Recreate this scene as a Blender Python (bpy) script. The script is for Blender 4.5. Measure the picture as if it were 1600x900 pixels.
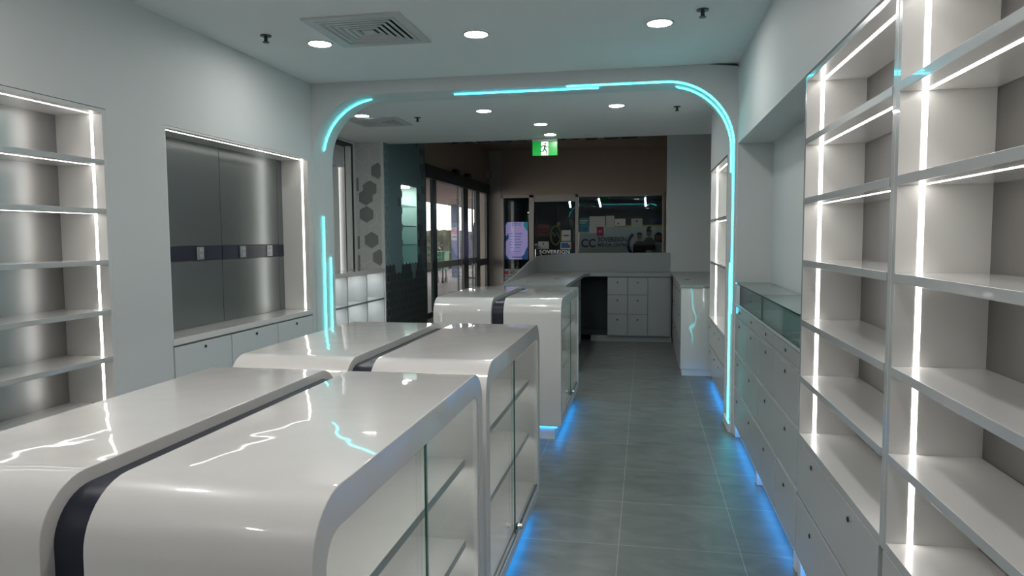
import bpy, bmesh, math, random
from mathutils import Vector, Matrix
random.seed(7)
SC = bpy.context.scene
for o in list(bpy.data.objects): bpy.data.objects.remove(o)
COL = SC.collection
PI = math.pi

# ---------------------------------------------------------------- camera
YAW, PITCH, ROLL, CAMH, FPX = -0.186499663, -0.0713560931, -0.00605180257, 1.5741296, 1100.87593
def cam_axes():
    cy, sy, cp, sp = math.cos(YAW), math.sin(YAW), math.cos(PITCH), math.sin(PITCH)
    f = Vector((sy*cp, cy*cp, sp)); r = Vector((cy, -sy, 0)); u = r.cross(f)
    c, s = math.cos(ROLL), math.sin(ROLL)
    return c*r + s*u, -s*r + c*u, f
_r, _u, _f = cam_axes()
cd = bpy.data.cameras.new('camera'); cam = bpy.data.objects.new('camera', cd); COL.objects.link(cam)
cam.matrix_world = Matrix(((_r.x, _u.x, -_f.x, 0), (_r.y, _u.y, -_f.y, 0), (_r.z, _u.z, -_f.z, CAMH), (0, 0, 0, 1)))
cd.sensor_width = 36; cd.lens = 36*FPX/1600; cd.clip_start = .05; cd.clip_end = 300
SC.camera = cam

# ---------------------------------------------------------------- world, view
W = bpy.data.worlds.new('world'); SC.world = W; W.use_nodes = True
bg = W.node_tree.nodes['Background']; bg.inputs[0].default_value = (1.0, .95, .88, 1); bg.inputs[1].default_value = 3.4
SC.view_settings.view_transform = 'Standard'; SC.view_settings.look = 'None'
SC.view_settings.gamma = 1; SC.view_settings.use_curve_mapping = False
SC.view_settings.exposure = 0.42
cy_ = SC.cycles
cy_.max_bounces = 9; cy_.diffuse_bounces = 5; cy_.glossy_bounces = 5; cy_.transmission_bounces = 6; cy_.transparent_max_bounces = 16
cy_.sample_clamp_indirect = 3.0; cy_.caustics_reflective = False; cy_.caustics_refractive = False
cy_.use_denoising = True
try: cy_.denoiser = 'OPENIMAGEDENOISE'; cy_.denoising_prefilter = 'ACCURATE'
except Exception: pass
try: cy_.use_light_tree = True
except Exception: pass

# lamp strengths
S_DOWN, S_DOWN_BACK = 85, 105
S_LED, S_NICHE = 9, 8
S_CYAN, S_BLUE = 11.5, 9

# ---------------------------------------------------------------- materials
def mat(name, col, rough=.5, metal=0.0, coat=0.0, bump=None, emis=None, spec=None, noise=None):
    m = bpy.data.materials.new(name); m.use_nodes = True
    nt = m.node_tree; p = nt.nodes['Principled BSDF']
    p.inputs['Base Color'].default_value = (*col, 1); p.inputs['Roughness'].default_value = rough
    p.inputs['Metallic'].default_value = metal; p.inputs['Coat Weight'].default_value = coat
    p.inputs['Coat Roughness'].default_value = .03
    if spec is not None: p.inputs['Specular IOR Level'].default_value = spec
    if emis: p.inputs['Emission Color'].default_value = (*emis[0], 1); p.inputs['Emission Strength'].default_value = emis[1]
    tc = nt.nodes.new('ShaderNodeTexCoord')
    if noise:   # (scale, amount) faint tone variation of the material itself
        n = nt.nodes.new('ShaderNodeTexNoise'); n.inputs['Scale'].default_value = noise[0]; n.inputs['Detail'].default_value = 4
        nt.links.new(tc.outputs['Object'], n.inputs['Vector'])
        mr = nt.nodes.new('ShaderNodeMapRange'); mr.inputs[3].default_value = 1-noise[1]; mr.inputs[4].default_value = 1+noise[1]
        nt.links.new(n.outputs['Fac'], mr.inputs[0])
        vm = nt.nodes.new('ShaderNodeVectorMath'); vm.operation = 'SCALE'; vm.inputs[0].default_value = col
        nt.links.new(mr.outputs[0], vm.inputs['Scale']); nt.links.new(vm.outputs[0], p.inputs['Base Color'])
    if bump:    # (scale, strength, distance)
        n = nt.nodes.new('ShaderNodeTexNoise'); n.inputs['Scale'].default_value = bump[0]; n.inputs['Detail'].default_value = 2
        b = nt.nodes.new('ShaderNodeBump'); b.inputs['Strength'].default_value = bump[1]; b.inputs['Distance'].default_value = bump[2]
        nt.links.new(tc.outputs['Object'], n.inputs['Vector']); nt.links.new(n.outputs['Fac'], b.inputs['Height'])
        nt.links.new(b.outputs[0], p.inputs['Normal'])
        if coat: nt.links.new(b.outputs[0], p.inputs['Coat Normal'])
    return m
def emit(name, col, s):
    m = bpy.data.materials.new(name); m.use_nodes = True; nt = m.node_tree
    nt.nodes.clear(); e = nt.nodes.new('ShaderNodeEmission'); o = nt.nodes.new('ShaderNodeOutputMaterial')
    e.inputs[0].default_value = (*col, 1); e.inputs[1].default_value = s; nt.links.new(e.outputs[0], o.inputs[0])
    return m
def glass(name, tint, refl=1.0, ior=1.5):
    m = bpy.data.materials.new(name); m.use_nodes = True; nt = m.node_tree; nt.nodes.clear()
    t = nt.nodes.new('ShaderNodeBsdfTransparent'); t.inputs[0].default_value = (*tint, 1)
    g = nt.nodes.new('ShaderNodeBsdfGlossy'); g.inputs['Roughness'].default_value = .01; g.inputs[0].default_value = (1, 1, 1, 1)
    fr = nt.nodes.new('ShaderNodeFresnel'); 
    geo = nt.nodes.new('ShaderNodeNewGeometry'); im = nt.nodes.new('ShaderNodeMapRange')   # same reflectance entering and leaving the pane
    im.inputs[3].default_value = ior; im.inputs[4].default_value = 1/ior
    nt.links.new(geo.outputs['Backfacing'], im.inputs[0]); nt.links.new(im.outputs[0], fr.inputs[0])
    mu = nt.nodes.new('ShaderNodeMath'); mu.operation = 'MULTIPLY'; mu.inputs[1].default_value = refl
    mx = nt.nodes.new('ShaderNodeMixShader'); o = nt.nodes.new('ShaderNodeOutputMaterial')
    nt.links.new(fr.outputs[0], mu.inputs[0]); nt.links.new(mu.outputs[0], mx.inputs[0])
    nt.links.new(t.outputs[0], mx.inputs[1]); nt.links.new(g.outputs[0], mx.inputs[2]); nt.links.new(mx.outputs[0], o.inputs[0])
    return m
M = {}
M['wall'] = mat('wall_paint', (.66, .68, .68), .6, noise=(1.2, .02))
M['ceil'] = mat('ceiling_paint', (.84, .86, .86), .7)
M['gloss'] = mat('glossy_white_laminate', (.81, .785, .76), .3, coat=1.0, bump=(3.2, .5, .007), noise=(2, .015))
M['white'] = mat('satin_white_board', (.80, .79, .77), .28, coat=.25)
M['shelf'] = mat('shelf_white_gloss', (.78, .77, .75), .25, coat=.7)
M['band'] = mat('shaded_front_edge', (.47, .49, .495), .2, coat=.5)  # white board greyed: weak light on aisle-facing edges put into the colour
M['door'] = mat('grey_white_cabinet_front', (.50, .50, .495), .22, coat=.3)
M['carc'] = mat('cabinet_carcass_grey', (.35, .37, .37), .4)
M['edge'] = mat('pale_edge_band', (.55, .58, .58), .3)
M['navy'] = mat('navy_panel', (.012, .016, .032), .35, noise=(9, .1))
M['metal'] = mat('brushed_metal_panel', (.36, .355, .35), .30, metal=.85, bump=(90, .08, .001))
M['metal_d'] = mat('dark_brushed_panel', (.23, .25, .255), .28, metal=.85, bump=(90, .08, .001))
M['back'] = mat('grey_back_board', (.16, .152, .148), .42, metal=.3)
M['chrome'] = mat('chrome', (.7, .7, .7), .18, metal=1)
M['black'] = mat('black_plastic', (.015, .015, .017), .4)
M['grey'] = mat('grey_metal', (.33, .35, .35), .35, metal=.5)
M['vent'] = mat('vent_white_metal', (.55, .57, .57), .5)
M['glass'] = glass('clear_glass', (.97, .985, .98))
M['glass_n'] = glass('green_tint_glass', (.86, .93, .92))
M['glass_s'] = glass('shopfront_glass', (.85, .88, .88), .55)
M['gedge'] = mat('glass_green_edge', (.02, .10, .09), .1)
M['gframe'] = mat('dark_green_frame', (.012, .03, .03), .35, coat=.2)
M['led'] = emit('white_led', (1, .97, .92), S_LED)
M['led_n'] = emit('niche_led', (1, .96, .88), S_NICHE)
M['led_s'] = emit('cabinet_led', (1, .97, .92), 13)
M['led_c'] = emit('compartment_led', (1, 1, 1), 16)
M['cyan'] = emit('cyan_led', (.03, .74, .78), S_CYAN)
M['cyan_t'] = emit('cyan_led_bluer', (.025, .60, .86), S_CYAN)
M['blue'] = emit('blue_led', (.015, .34, 1.0), S_BLUE)
M['lamp'] = emit('downlight', (1, .97, .93), S_DOWN)
M['lampb'] = emit('downlight_bright', (1, .965, .93), S_DOWN_BACK)
M['counter'] = mat('grey_counter_board', (.30, .325, .325), .3, coat=.2)
M['drawer'] = mat('grey_drawer_front', (.33, .35, .355), .4)
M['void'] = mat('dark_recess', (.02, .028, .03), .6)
M['mall'] = mat('mall_brown_paint', (.42, .33, .27), .7, noise=(1, .05))
M['mallcol'] = mat('mall_pale_stone', (.42, .38, .35), .6)
M['alu'] = mat('aluminium_frame', (.42, .38, .35), .4, metal=.2)
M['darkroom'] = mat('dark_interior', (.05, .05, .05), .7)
M['hexl'] = mat('hexagon_tile_pale', (.60, .60, .59), .45)
M['hexg'] = mat('hexagon_tile_grey', (.23, .24, .24), .4)
M['hexd'] = mat('hexagon_tile_teal', (.20, .32, .35), .4)
M['hexm'] = mat('hexagon_tile_dark_teal', (.11, .165, .175), .4)
M['hexk'] = mat('hexagon_tile_black', (.055, .072, .076), .4)
M['groutl'] = mat('pale_grout', (.72, .72, .71), .7)
M['groutd'] = mat('dark_grout', (.24, .36, .38), .7)
M['beige'] = mat('beige_blind', (.62, .55, .48), .6)
M['green'] = mat('exit_green', (.005, .22, .03), .3, emis=((.0, .28, .03), .45))
M['exitw'] = mat('exit_white', (.7, .8, .72), .3, emis=((.7, .85, .72), .6))
M['exitd'] = mat('exit_dark_green', (.004, .07, .02), .4)
M['signbox'] = mat('sign_housing', (.4, .42, .42), .4)
M['purple'] = mat('screen_lilac', (.3, .25, .5), .3, emis=((.36, .30, .60), .42))
M['scrtxt'] = mat('screen_text', (.05, .04, .2), .4, emis=((.08, .06, .25), .3))
M['scrblue'] = mat('screen_blue_shape', (.01, .06, .2), .4, emis=((.01, .07, .2), .35))
M['scrteal'] = mat('screen_teal_shape', (.02, .25, .3), .4, emis=((.02, .2, .25), .35))
M['scror'] = mat('screen_orange_text', (.6, .3, .2), .4, emis=((.5, .25, .3), .4))
M['paper'] = mat('white_paper', (.44, .46, .46), .8)
M['teal'] = mat('teal_poster', (.03, .18, .22), .6)
M['magenta'] = mat('magenta_poster', (.25, .01, .07), .6)
M['maroon'] = mat('maroon_poster', (.16, .02, .025), .6)
M['yellow'] = mat('yellow_plastic', (.45, .36, .03), .5)
M['bluep'] = mat('blue_print', (.03, .12, .32), .6)
M['navyt'] = mat('navy_lettering', (.008, .015, .07), .6)
M['desk'] = mat('pale_green_panel', (.50, .54, .46), .6)
M['white_l'] = mat('white_lettering', (.75, .75, .75), .6, emis=((.8, .8, .8), .12))
M['skin'] = mat('printed_skin', (.20, .09, .06), .7)
M['hair'] = mat('printed_dark_hair', (.01, .008, .008), .7)
M['shirt'] = mat('printed_pale_shirt', (.22, .22, .22), .7)
M['hedge'] = mat('hedge_leaves', (.02, .027, .008), .8, noise=(6, .5), bump=(14, 1, .1))
M['pave'] = mat('outdoor_paving', (.13, .12, .15), .7, noise=(2, .15))
M['col_o'] = mat('blue_grey_column', (.13, .17, .26), .6)
M['bin'] = mat('green_bin', (.02, .16, .09), .5)
M['paraf'] = mat('parasol_cloth', (.02, .022, .03), .8)
M['porch'] = mat('porch_soffit', (.40, .30, .27), .7)
M['decal'] = mat('frosted_band', (.72, .66, .62), .5)
M['red'] = mat('red_print', (.5, .02, .02), .6)

def floor_material():
    m = bpy.data.materials.new('slate_floor_tile'); m.use_nodes = True; nt = m.node_tree; p = nt.nodes['Principled BSDF']
    L = nt.links.new; N = nt.nodes.new
    g = N('ShaderNodeNewGeometry'); mp = N('ShaderNodeMapping'); mp.inputs['Location'].default_value = (.1215, -3.547, 0)
    L(g.outputs['Position'], mp.inputs[0])
    b = N('ShaderNodeTexBrick'); b.offset = 0; b.squash = 1; b.inputs['Scale'].default_value = 1
    b.inputs['Brick Width'].default_value = .6; b.inputs['Row Height'].default_value = .6
    b.inputs['Mortar Size'].default_value = .0022; b.inputs['Mortar Smooth'].default_value = .1; b.inputs['Bias'].default_value = 0
    b.inputs['Color1'].default_value = (.135, .152, .145, 1); b.inputs['Color2'].default_value = (.16, .175, .167, 1)
    b.inputs['Mortar'].default_value = (.30, .32, .305, 1)
    L(mp.outputs[0], b.inputs[0])
    n1 = N('ShaderNodeTexNoise'); n1.inputs['Scale'].default_value = 3.2; n1.inputs['Detail'].default_value = 8; n1.inputs['Distortion'].default_value = 1.2
    m2 = N('ShaderNodeMapping'); m2.inputs['Rotation'].default_value = (0, 0, .7); m2.inputs['Scale'].default_value = (1, 1.9, 1)
    L(g.outputs['Position'], m2.inputs[0]); L(m2.outputs[0], n1.inputs['Vector'])
    mr = N('ShaderNodeMapRange'); mr.inputs[1].default_value = .3; mr.inputs[2].default_value = .75; mr.inputs[3].default_value = .78; mr.inputs[4].default_value = 1.25
    L(n1.outputs['Fac'], mr.inputs[0])
    vm = N('ShaderNodeVectorMath'); vm.operation = 'SCALE'; L(b.outputs['Color'], vm.inputs[0]); L(mr.outputs[0], vm.inputs['Scale'])
    L(vm.outputs[0], p.inputs['Base Color']); p.inputs['Roughness'].default_value = .42
    bp = N('ShaderNodeBump'); bp.inputs['Strength'].default_value = .25; bp.inputs['Distance'].default_value = .004
    L(n1.outputs['Fac'], bp.inputs['Height']); L(bp.outputs[0], p.inputs['Normal'])
    return m
M['floor'] = floor_material()

# ---------------------------------------------------------------- helpers
class MB:
    def __init__(s): s.bm = bmesh.new(); s.ms = []
    def mi(s, m):
        if m is None: return 0
        if m not in s.ms: s.ms.append(m)
        return s.ms.index(m)
    def face(s, pts, m=None):
        f = s.bm.faces.new([s.bm.verts.new(p) for p in pts]); f.material_index = s.mi(m); return f
    def box(s, x0, x1, y0, y1, z0, z1, m=None, side=None, axis=0):
        """side: another material for the narrow faces around axis"""
        x0, x1 = min(x0, x1), max(x0, x1); y0, y1 = min(y0, y1), max(y0, y1); z0, z1 = min(z0, z1), max(z0, z1)
        v = [s.bm.verts.new((x, y, z)) for x in (x0, x1) for y in (y0, y1) for z in (z0, z1)]
        i = s.mi(m); j = s.mi(side) if side else i
        for k, q in enumerate(((0, 1, 3, 2), (4, 6, 7, 5), (0, 4, 5, 1), (2, 3, 7, 6), (0, 2, 6, 4), (1, 5, 7, 3))):
            f = s.bm.faces.new([v[a] for a in q]); f.material_index = i if k//2 == axis else j
        return s
    def prism(s, pts, axis, a, b, m=None):
        """polygon pts (2D) extruded along axis from a to b; 2D order: axis 0 -> (y,z), 1 -> (x,z), 2 -> (x,y)"""
        def P(p, t): return {0: (t, p[0], p[1]), 1: (p[0], t, p[1]), 2: (p[0], p[1], t)}[axis]
        A = [s.bm.verts.new(P(p, a)) for p in pts]; B = [s.bm.verts.new(P(p, b)) for p in pts]; i = s.mi(m); n = len(pts)
        s.bm.faces.new(A).material_index = i; s.bm.faces.new(B[::-1]).material_index = i
        for k in range(n): s.bm.faces.new([A[k], B[k], B[(k+1) % n], A[(k+1) % n]]).material_index = i
        return s
    def ring(s, outer, inner, axis, a, b, m=None):
        def P(p, t): return {0: (t, p[0], p[1]), 1: (p[0], t, p[1]), 2: (p[0], p[1], t)}[axis]
        i = s.mi(m); n = len(outer)
        V = [[s.bm.verts.new(P(p, t)) for p in c] for c in (outer, inner) for t in (a, b)]
        oa, ob, ia, ib = V
        for k in range(n):
            l = (k+1) % n
            for q in ((oa[k], ob[k], ob[l], oa[l]), (ia[k], ia[l], ib[l], ib[k]), (oa[k], oa[l], ia[l], ia[k]), (ob[k], ib[k], ib[l], ob[l])):
                s.bm.faces.new(q).material_index = i
        return s
    def cyl(s, c, axis, r, h, n=20, m=None, r2=None):
        r2 = r if r2 is None else r2; i = s.mi(m); A = []; B = []
        for k in range(n):
            t = 2*PI*k/n
            for L, rr, o in ((A, r, 0), (B, r2, h)):
                u, v = rr*math.cos(t), rr*math.sin(t)
                d = {0: (o, u, v), 1: (u, o, v), 2: (u, v, o)}[axis]
                L.append(s.bm.verts.new((c[0]+d[0], c[1]+d[1], c[2]+d[2])))
        s.bm.faces.new(A).material_index = i; s.bm.faces.new(B[::-1]).material_index = i
        for k in range(n): s.bm.faces.new([A[k], B[k], B[(k+1) % n], A[(k+1) % n]]).material_index = i
        return s
    def tube(s, pts, r, n=8, m=None):
        i = s.mi(m); rings = []; pts = [Vector(p) for p in pts]
        for k, p in enumerate(pts):
            t = (pts[min(k+1, len(pts)-1)]-pts[max(k-1, 0)]).normalized()
            a = Vector((0, 1, 0)) if abs(t.y) < .9 else Vector((0, 0, 1))
            u = t.cross(a).normalized(); v = t.cross(u)
            rings.append([s.bm.verts.new(p+r*(math.cos(2*PI*q/n)*u+math.sin(2*PI*q/n)*v)) for q in range(n)])
        for a, b in zip(rings, rings[1:]):
            for q in range(n): s.bm.faces.new([a[q], a[(q+1) % n], b[(q+1) % n], b[q]]).material_index = i
        s.bm.faces.new(rings[0][::-1]).material_index = i; s.bm.faces.new(rings[-1]).material_index = i
        return s
    def build(s, name, m=None, parent=None, bevel=0, ang=35):
        bm = s.bm
        bmesh.ops.recalc_face_normals(bm, faces=bm.faces)
        off = root_loc(parent) if parent else Vector((0, 0, 0))
        if off.length: bmesh.ops.translate(bm, verts=bm.verts, vec=-off)
        for f in bm.faces: f.smooth = True
        for e in bm.edges:
            if len(e.link_faces) == 2: e.smooth = e.calc_face_angle(0) < math.radians(ang)
        me = bpy.data.meshes.new(name); bm.to_mesh(me); bm.free()
        mats = s.ms if s.ms else [m]
        for q in mats: me.materials.append(M[q] if isinstance(q, str) else q)
        o = bpy.data.objects.new(name, me); COL.objects.link(o)
        if parent: o.parent = parent
        if bevel:
            b = o.modifiers.new('bevel', 'BEVEL'); b.width = bevel; b.segments = 2; b.limit_method = 'ANGLE'; b.angle_limit = math.radians(40); b.harden_normals = True
        return o
def root_loc(o):
    v = Vector((0, 0, 0))
    while o: v += o.location; o = o.parent
    return v
def tag(o, label, cat, group=None, kind=None):
    o['label'] = label; o['category'] = cat
    if group: o['group'] = group
    if kind: o['kind'] = kind
    return o
def thing(name, loc, label, cat, group=None):
    o = bpy.data.objects.new(name, None); COL.objects.link(o); o.location = loc; o.empty_display_size = .1
    return tag(o, label, cat, group)
def struct(mb, name, m=None, bevel=0):
    o = mb.build(name, m, None, bevel); o['kind'] = 'structure'; return o
def bx(x0, x1, y0, y1, z0, z1): return MB().box(x0, x1, y0, y1, z0, z1)
def rrect(a0, a1, b0, b1, rs, n=10):
    """rounded rectangle; rs = radii at (a0,b0),(a1,b0),(a1,b1),(a0,b1)"""
    out = []
    for (ca, cb, t0, r) in ((a0+rs[0], b0+rs[0], PI, rs[0]), (a1-rs[1], b0+rs[1], 1.5*PI, rs[1]), (a1-rs[2], b1-rs[2], 0, rs[2]), (a0+rs[3], b1-rs[3], .5*PI, rs[3])):
        for k in range(n+1):
            t = t0+.5*PI*k/n; out.append((ca+r*math.cos(t), cb+r*math.sin(t)))
    return out
def text(s, size, m, loc, parent=None, name='lettering', width=None, normal='-y', depth=.004, bold=0):
    c = bpy.data.curves.new(name, 'FONT'); c.body = s; c.size = size; c.extrude = depth/2; c.resolution_u = 3; c.offset = bold
    t = bpy.data.objects.new('tmp', c); COL.objects.link(t)
    bpy.context.view_layer.update()
    me = bpy.data.meshes.new_from_object(t.evaluated_get(bpy.context.evaluated_depsgraph_get()))
    bpy.data.objects.remove(t)
    xs = [v.co.x for v in me.vertices]; w = max(xs)-min(xs); x0 = min(xs)
    k = width/w if width else 1
    for v in me.vertices:
        x, y, z = (v.co.x-x0)*k, v.co.y, v.co.z
        v.co = (x, -z, y) if normal == '-y' else (-x, z, y)
    me.materials.clear(); me.materials.append(M[m]); me.name = name
    o = bpy.data.objects.new(name, me); COL.objects.link(o)
    o.location = Vector(loc)-(root_loc(parent) if parent else Vector((0, 0, 0)))
    if parent: o.parent = parent
    return o
def lock(parent, x, y, z, sgn, r=.012):
    """round cam lock on a cabinet front; front normal along x with sign sgn, or sgn='y' for fronts facing the camera"""
    b = MB()
    if sgn == 'y':
        b.cyl((x, y, z), 1, r, -.006, 14, 'chrome'); b.cyl((x, y-.006, z), 1, r*.72, -.004, 14, 'black')
    else:
        b.cyl((x, y, z), 0, r, .006*sgn, 14, 'chrome'); b.cyl((x+.006*sgn, y, z), 0, r*.72, .004*sgn, 14, 'black')
    return b.build('lock', None, parent)

# ================================================================ SETTING
XL, XR, ZC = -2.85, .70, 2.91          # left wall face, right wall face, ceiling
YF, YB, YE, YM = 5.77, 6.15, 9.65, 16.3 # arch front, arch back, end of shop ceiling, shopfront across the mall
struct(bx(-3.6, 9, -2.6, 24, -.05, 0), 'floor', 'floor')
struct(bx(-4.25, -3.6, 5.5, 9.4, -.05, 0), 'floor_rear_corner', 'floor')
struct(bx(-4.3, 1.2, -2.6, YE, ZC, 3.6), 'ceiling', 'ceil')
struct(bx(-3.6, 1.2, -2.7, -2.6, 0, ZC), 'wall_behind', 'wall')
# left wall with the openings of the shelving and of the panelled niche
b = MB()
b.box(-3.3, XL, -2.6, 3.84, 2.275, ZC); b.box(-3.3, XL, 3.84, YF, 2.265, ZC)
b.box(-3.3, XL, 3.37, 3.84, 0, 2.275); b.box(-3.3, XL, 5.70, YF, 0, 2.265)
b.box(-3.3, -3.16, -2.6, 3.37, 0, 2.275); b.box(-3.3, -3.12, 3.84, 5.70, 0, 2.265); b.box(-3.3, XL, -2.6, .98, 0, 2.275)
struct(b, 'wall_left', 'wall')
struct(bx(XR, 1.1, -2.6, 8.0, 2.288, ZC), 'wall_right', 'wall'); struct(bx(.962, 1.1, -2.6, 8.0, 0, 2.288), 'wall_right_back', 'wall')
struct(bx(XR, .962, 5.722, 6.418, 0, 2.288), 'wall_right_pier', 'wall'); struct(bx(XR, .962, -2.6, 1.018, 0, 2.288), 'wall_right_near', 'wall')
# arch
AX0, AX1, AZ, AR = -2.84, .685, 2.80, .53
n = 16
inner = [(AX0, 0)]+[(AX0+AR-AR*math.cos(.5*PI*k/n), AZ-AR+AR*math.sin(.5*PI*k/n)) for k in range(n+1)]+[(AX1-AR+AR*math.sin(.5*PI*k/n), AZ-AR+AR*math.cos(.5*PI*k/n)) for k in range(n+1)]+[(AX1, 0)]
def outpt(p):
    if p[1] <= AZ-AR+1e-6: return (-4.25 if p[0] < -1 else XR+.02, p[1])
    return (p[0], ZC)
bm = MB(); i = 0
outer = []
for p in inner:
    x, z = p
    if z <= AZ-AR+1e-6: outer.append((-4.25 if x < -1 else XR+.02, z))
    elif x < AX0+AR-1e-6: t = (z-(AZ-AR))/AR; outer.append((-4.25+(t*(AX0+AR+4.25)), ZC) if t > .4 else (-4.25, AZ-AR+t/.4*(ZC-AZ+AR)))
    elif x > AX1-AR+1e-6: t = (z-(AZ-AR))/AR; outer.append((XR+.02-t*(XR+.02-AX1+AR), ZC) if t > .4 else (XR+.02, AZ-AR+t/.4*(ZC-AZ+AR)))
    else: outer.append((x, ZC))
for k in range(len(inner)-1):
    a, c, d, e = inner[k], inner[k+1], outer[k+1], outer[k]
    for y, m_ in ((YF, None), (YB, None)):
        bm.face([(q[0], y, q[1]) for q in (a, c, d, e)])
    bm.face([(a[0], YF, a[1]), (c[0], YF, c[1]), (c[0], YB, c[1]), (a[0], YB, a[1])])
bmesh.ops.remove_doubles(bm.bm, verts=bm.bm.verts, dist=1e-5)
struct(bm, 'wall_arch', 'wall')
struct(bx(.665, .70, 5.80, 6.16, 0, .07), 'baseboard_right', 'white', .003)
# rear part of the shop, left side
b = MB(); b.box(-4.25, -4.0, YB, 7.2, 0, ZC); b.box(-4.25, -4.0, 7.2, 9.3, 0, 1.12); b.box(-4.25, -4.0, 9.3, 9.4, 0, ZC); b.box(-4.25, -4.0, 7.2, 9.3, 2.88, ZC)
struct(b, 'wall_rear_left', 'wall')
# pale hexagon wall (faces the camera) and teal hexagon wall (faces right, with a glazed niche)
def hexgrid(fn, u0, u1, v0, v1, R, pick, holes=()):
    """pointy-top hexagons, clipped by leaving out those whose centre leaves the rectangle; fn(u,v,d)->xyz"""
    b = MB(); w = R*math.sqrt(3); row = 0; v = v0
    while v <= v1+R:
        u = u0+(w/2 if row % 2 else 0)
        while u <= u1+w/2:
            if not any(h[0]-R*.4 < u < h[1]+R*.4 and h[2]-R*.4 < v < h[3]+R*.4 for h in holes):
                pts = []
                for k in range(6):
                    t = PI/6+k*PI/3; r = R*.955
                    pts.append((min(max(u+r*math.cos(t), u0), u1), min(max(v+r*math.sin(t), v0), v1)))
                area = abs(sum(pts[k][0]*pts[(k+1) % 6][1]-pts[(k+1) % 6][0]*pts[k][1] for k in range(6)))/2
                if area > R*R*.15:
                    i = b.mi(pick(u, v)); A = [b.bm.verts.new(fn(p[0], p[1], .004)) for p in pts]
                    try: b.bm.faces.new(A).material_index = i
                    except Exception: pass
            u += w
        v += 1.5*R; row += 1
    bmesh.ops.dissolve_degenerate(b.bm, dist=1e-4, edges=b.bm.edges)
    return b
wl = struct(bx(-4.25, -3.6, 9.4, 9.64, 0, ZC), 'wall_hexagon_pale', 'groutl')
GREYS = [(-3.662, 2.514), (-3.79, 2.268), (-3.849, 2.153), (-3.845, 1.912), (-3.776, 1.553), (-3.658, 1.31)]
hx = hexgrid(lambda u, v, d: (u, 9.4-d, v), -4.0, -3.605, 1.15, ZC-.003, .118, lambda u, v: 'hexl')
hx.build('hexagon_tiles', None, wl)
gb = MB()
for gi, (u, v) in enumerate(GREYS):
    pts = [(min(u+.115*math.cos(PI/6+k*PI/3), -3.605), v+.115*math.sin(PI/6+k*PI/3)) for k in range(6)]
    gb.prism(pts, 1, 9.394, 9.391-.001*(gi % 3), 'hexg')
for v in (2.33, 1.52, 1.25): gb.box(-3.985, -3.955, 9.392, 9.396, v-.09, v+.09, 'hexg')
gb.build('grey_hexagons', None, wl)
NI = (10.16, 10.88, 1.18, 2.38)      # glazed niche in the teal wall: y0,y1,z0,z1
b = MB(); X0, X1 = -3.95, -3.6
b.box(X0, X1, 9.64, NI[0], 0, 3.6); b.box(X0, X1, 9.4, 9.64, ZC, 3.6); b.box(X0, X1, NI[1], 11.35, 0, 3.6); b.box(X0, X1, NI[0], NI[1], 0, NI[2]); b.box(X0, X1, NI[0], NI[1], NI[3], 3.6)
wd = struct(b, 'wall_hexagon_teal', 'groutd')
random.seed(3)
def pickd(u, v):
    t = v+.12*math.sin(u*9)+random.uniform(-.13, .13)
    if t < 1.12: return 'hexk'
    if (u, v) and u > 10.9 and t < 1.9: return random.choice(['hexk', 'hexm', 'hexm'])
    if u > 10.9: return random.choice(['hexd', 'hexd', 'hexm'])
    return 'hexm' if random.random() < .03 else 'hexd'
hexgrid(lambda u, v, d: (-3.6+d, u, v), 9.41, 11.34, .02, 3.5, .082, pickd, [NI]).build('hexagon_tiles', None, wd)
nb = MB(); nb.box(X0, X0+.02, NI[0], NI[1], NI[2], NI[3]); nb.build('niche_lining', 'paper', wd)
struct(MB().box(-3.62, -3.585, 9.385, 9.42, 0, ZC), 'trim_1', 'wall')
bb = MB(); bb.box(-3.9, -3.64, NI[0]+.2, NI[0]+.5, NI[3]-.02, NI[3]-.005)
tag(bb.build('niche_downlight', emit('niche_light', (1, .97, .8), 30)), 'small light at the top of the glazed niche in the teal hexagon wall', 'light')
for k, z in enumerate((2.07, 1.76, 1.47)):
    o = MB().box(-3.92, -3.61, NI[0]+.004, NI[1]-.004, z, z+.008, 'glass_n', 'gedge', 2).build('glass_shelf')
    tag(o, ('topmost', 'middle', 'lowest')[k]+' of three glass shelves in the niche of the teal hexagon wall', 'shelf', 'glass shelves in the lit niche')
# window in the rear left wall
w = MB(); w.box(-4.10, -3.99, 7.2, 9.3, 2.84, 2.88); w.box(-4.10, -3.99, 9.26, 9.3, 1.12, 2.84); w.box(-4.05, -3.99, 7.2, 9.3, 1.10, 1.13)
wn = struct(w, 'window_1', 'black')
MB().box(-4.22, -4.10, 7.2, 9.25, 2.56, 2.84).build('blind_box', 'wall', wn)
MB().box(-4.22, -4.19, 7.2, 9.26, 1.13, 2.56).build('window_panel', 'wall', wn)
for k, (ya, yb) in enumerate(((8.60, 8.68), (8.71, 8.80), (8.40, 8.46))):
    MB().box(-4.16, -4.13, ya, yb, 1.13, 2.5).build('blind_slat', 'beige', wn)
MB().box(-4.06, -4.0, 9.2, 9.26, 1.13, 2.84).build('window_jamb', 'white', wn)

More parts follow.
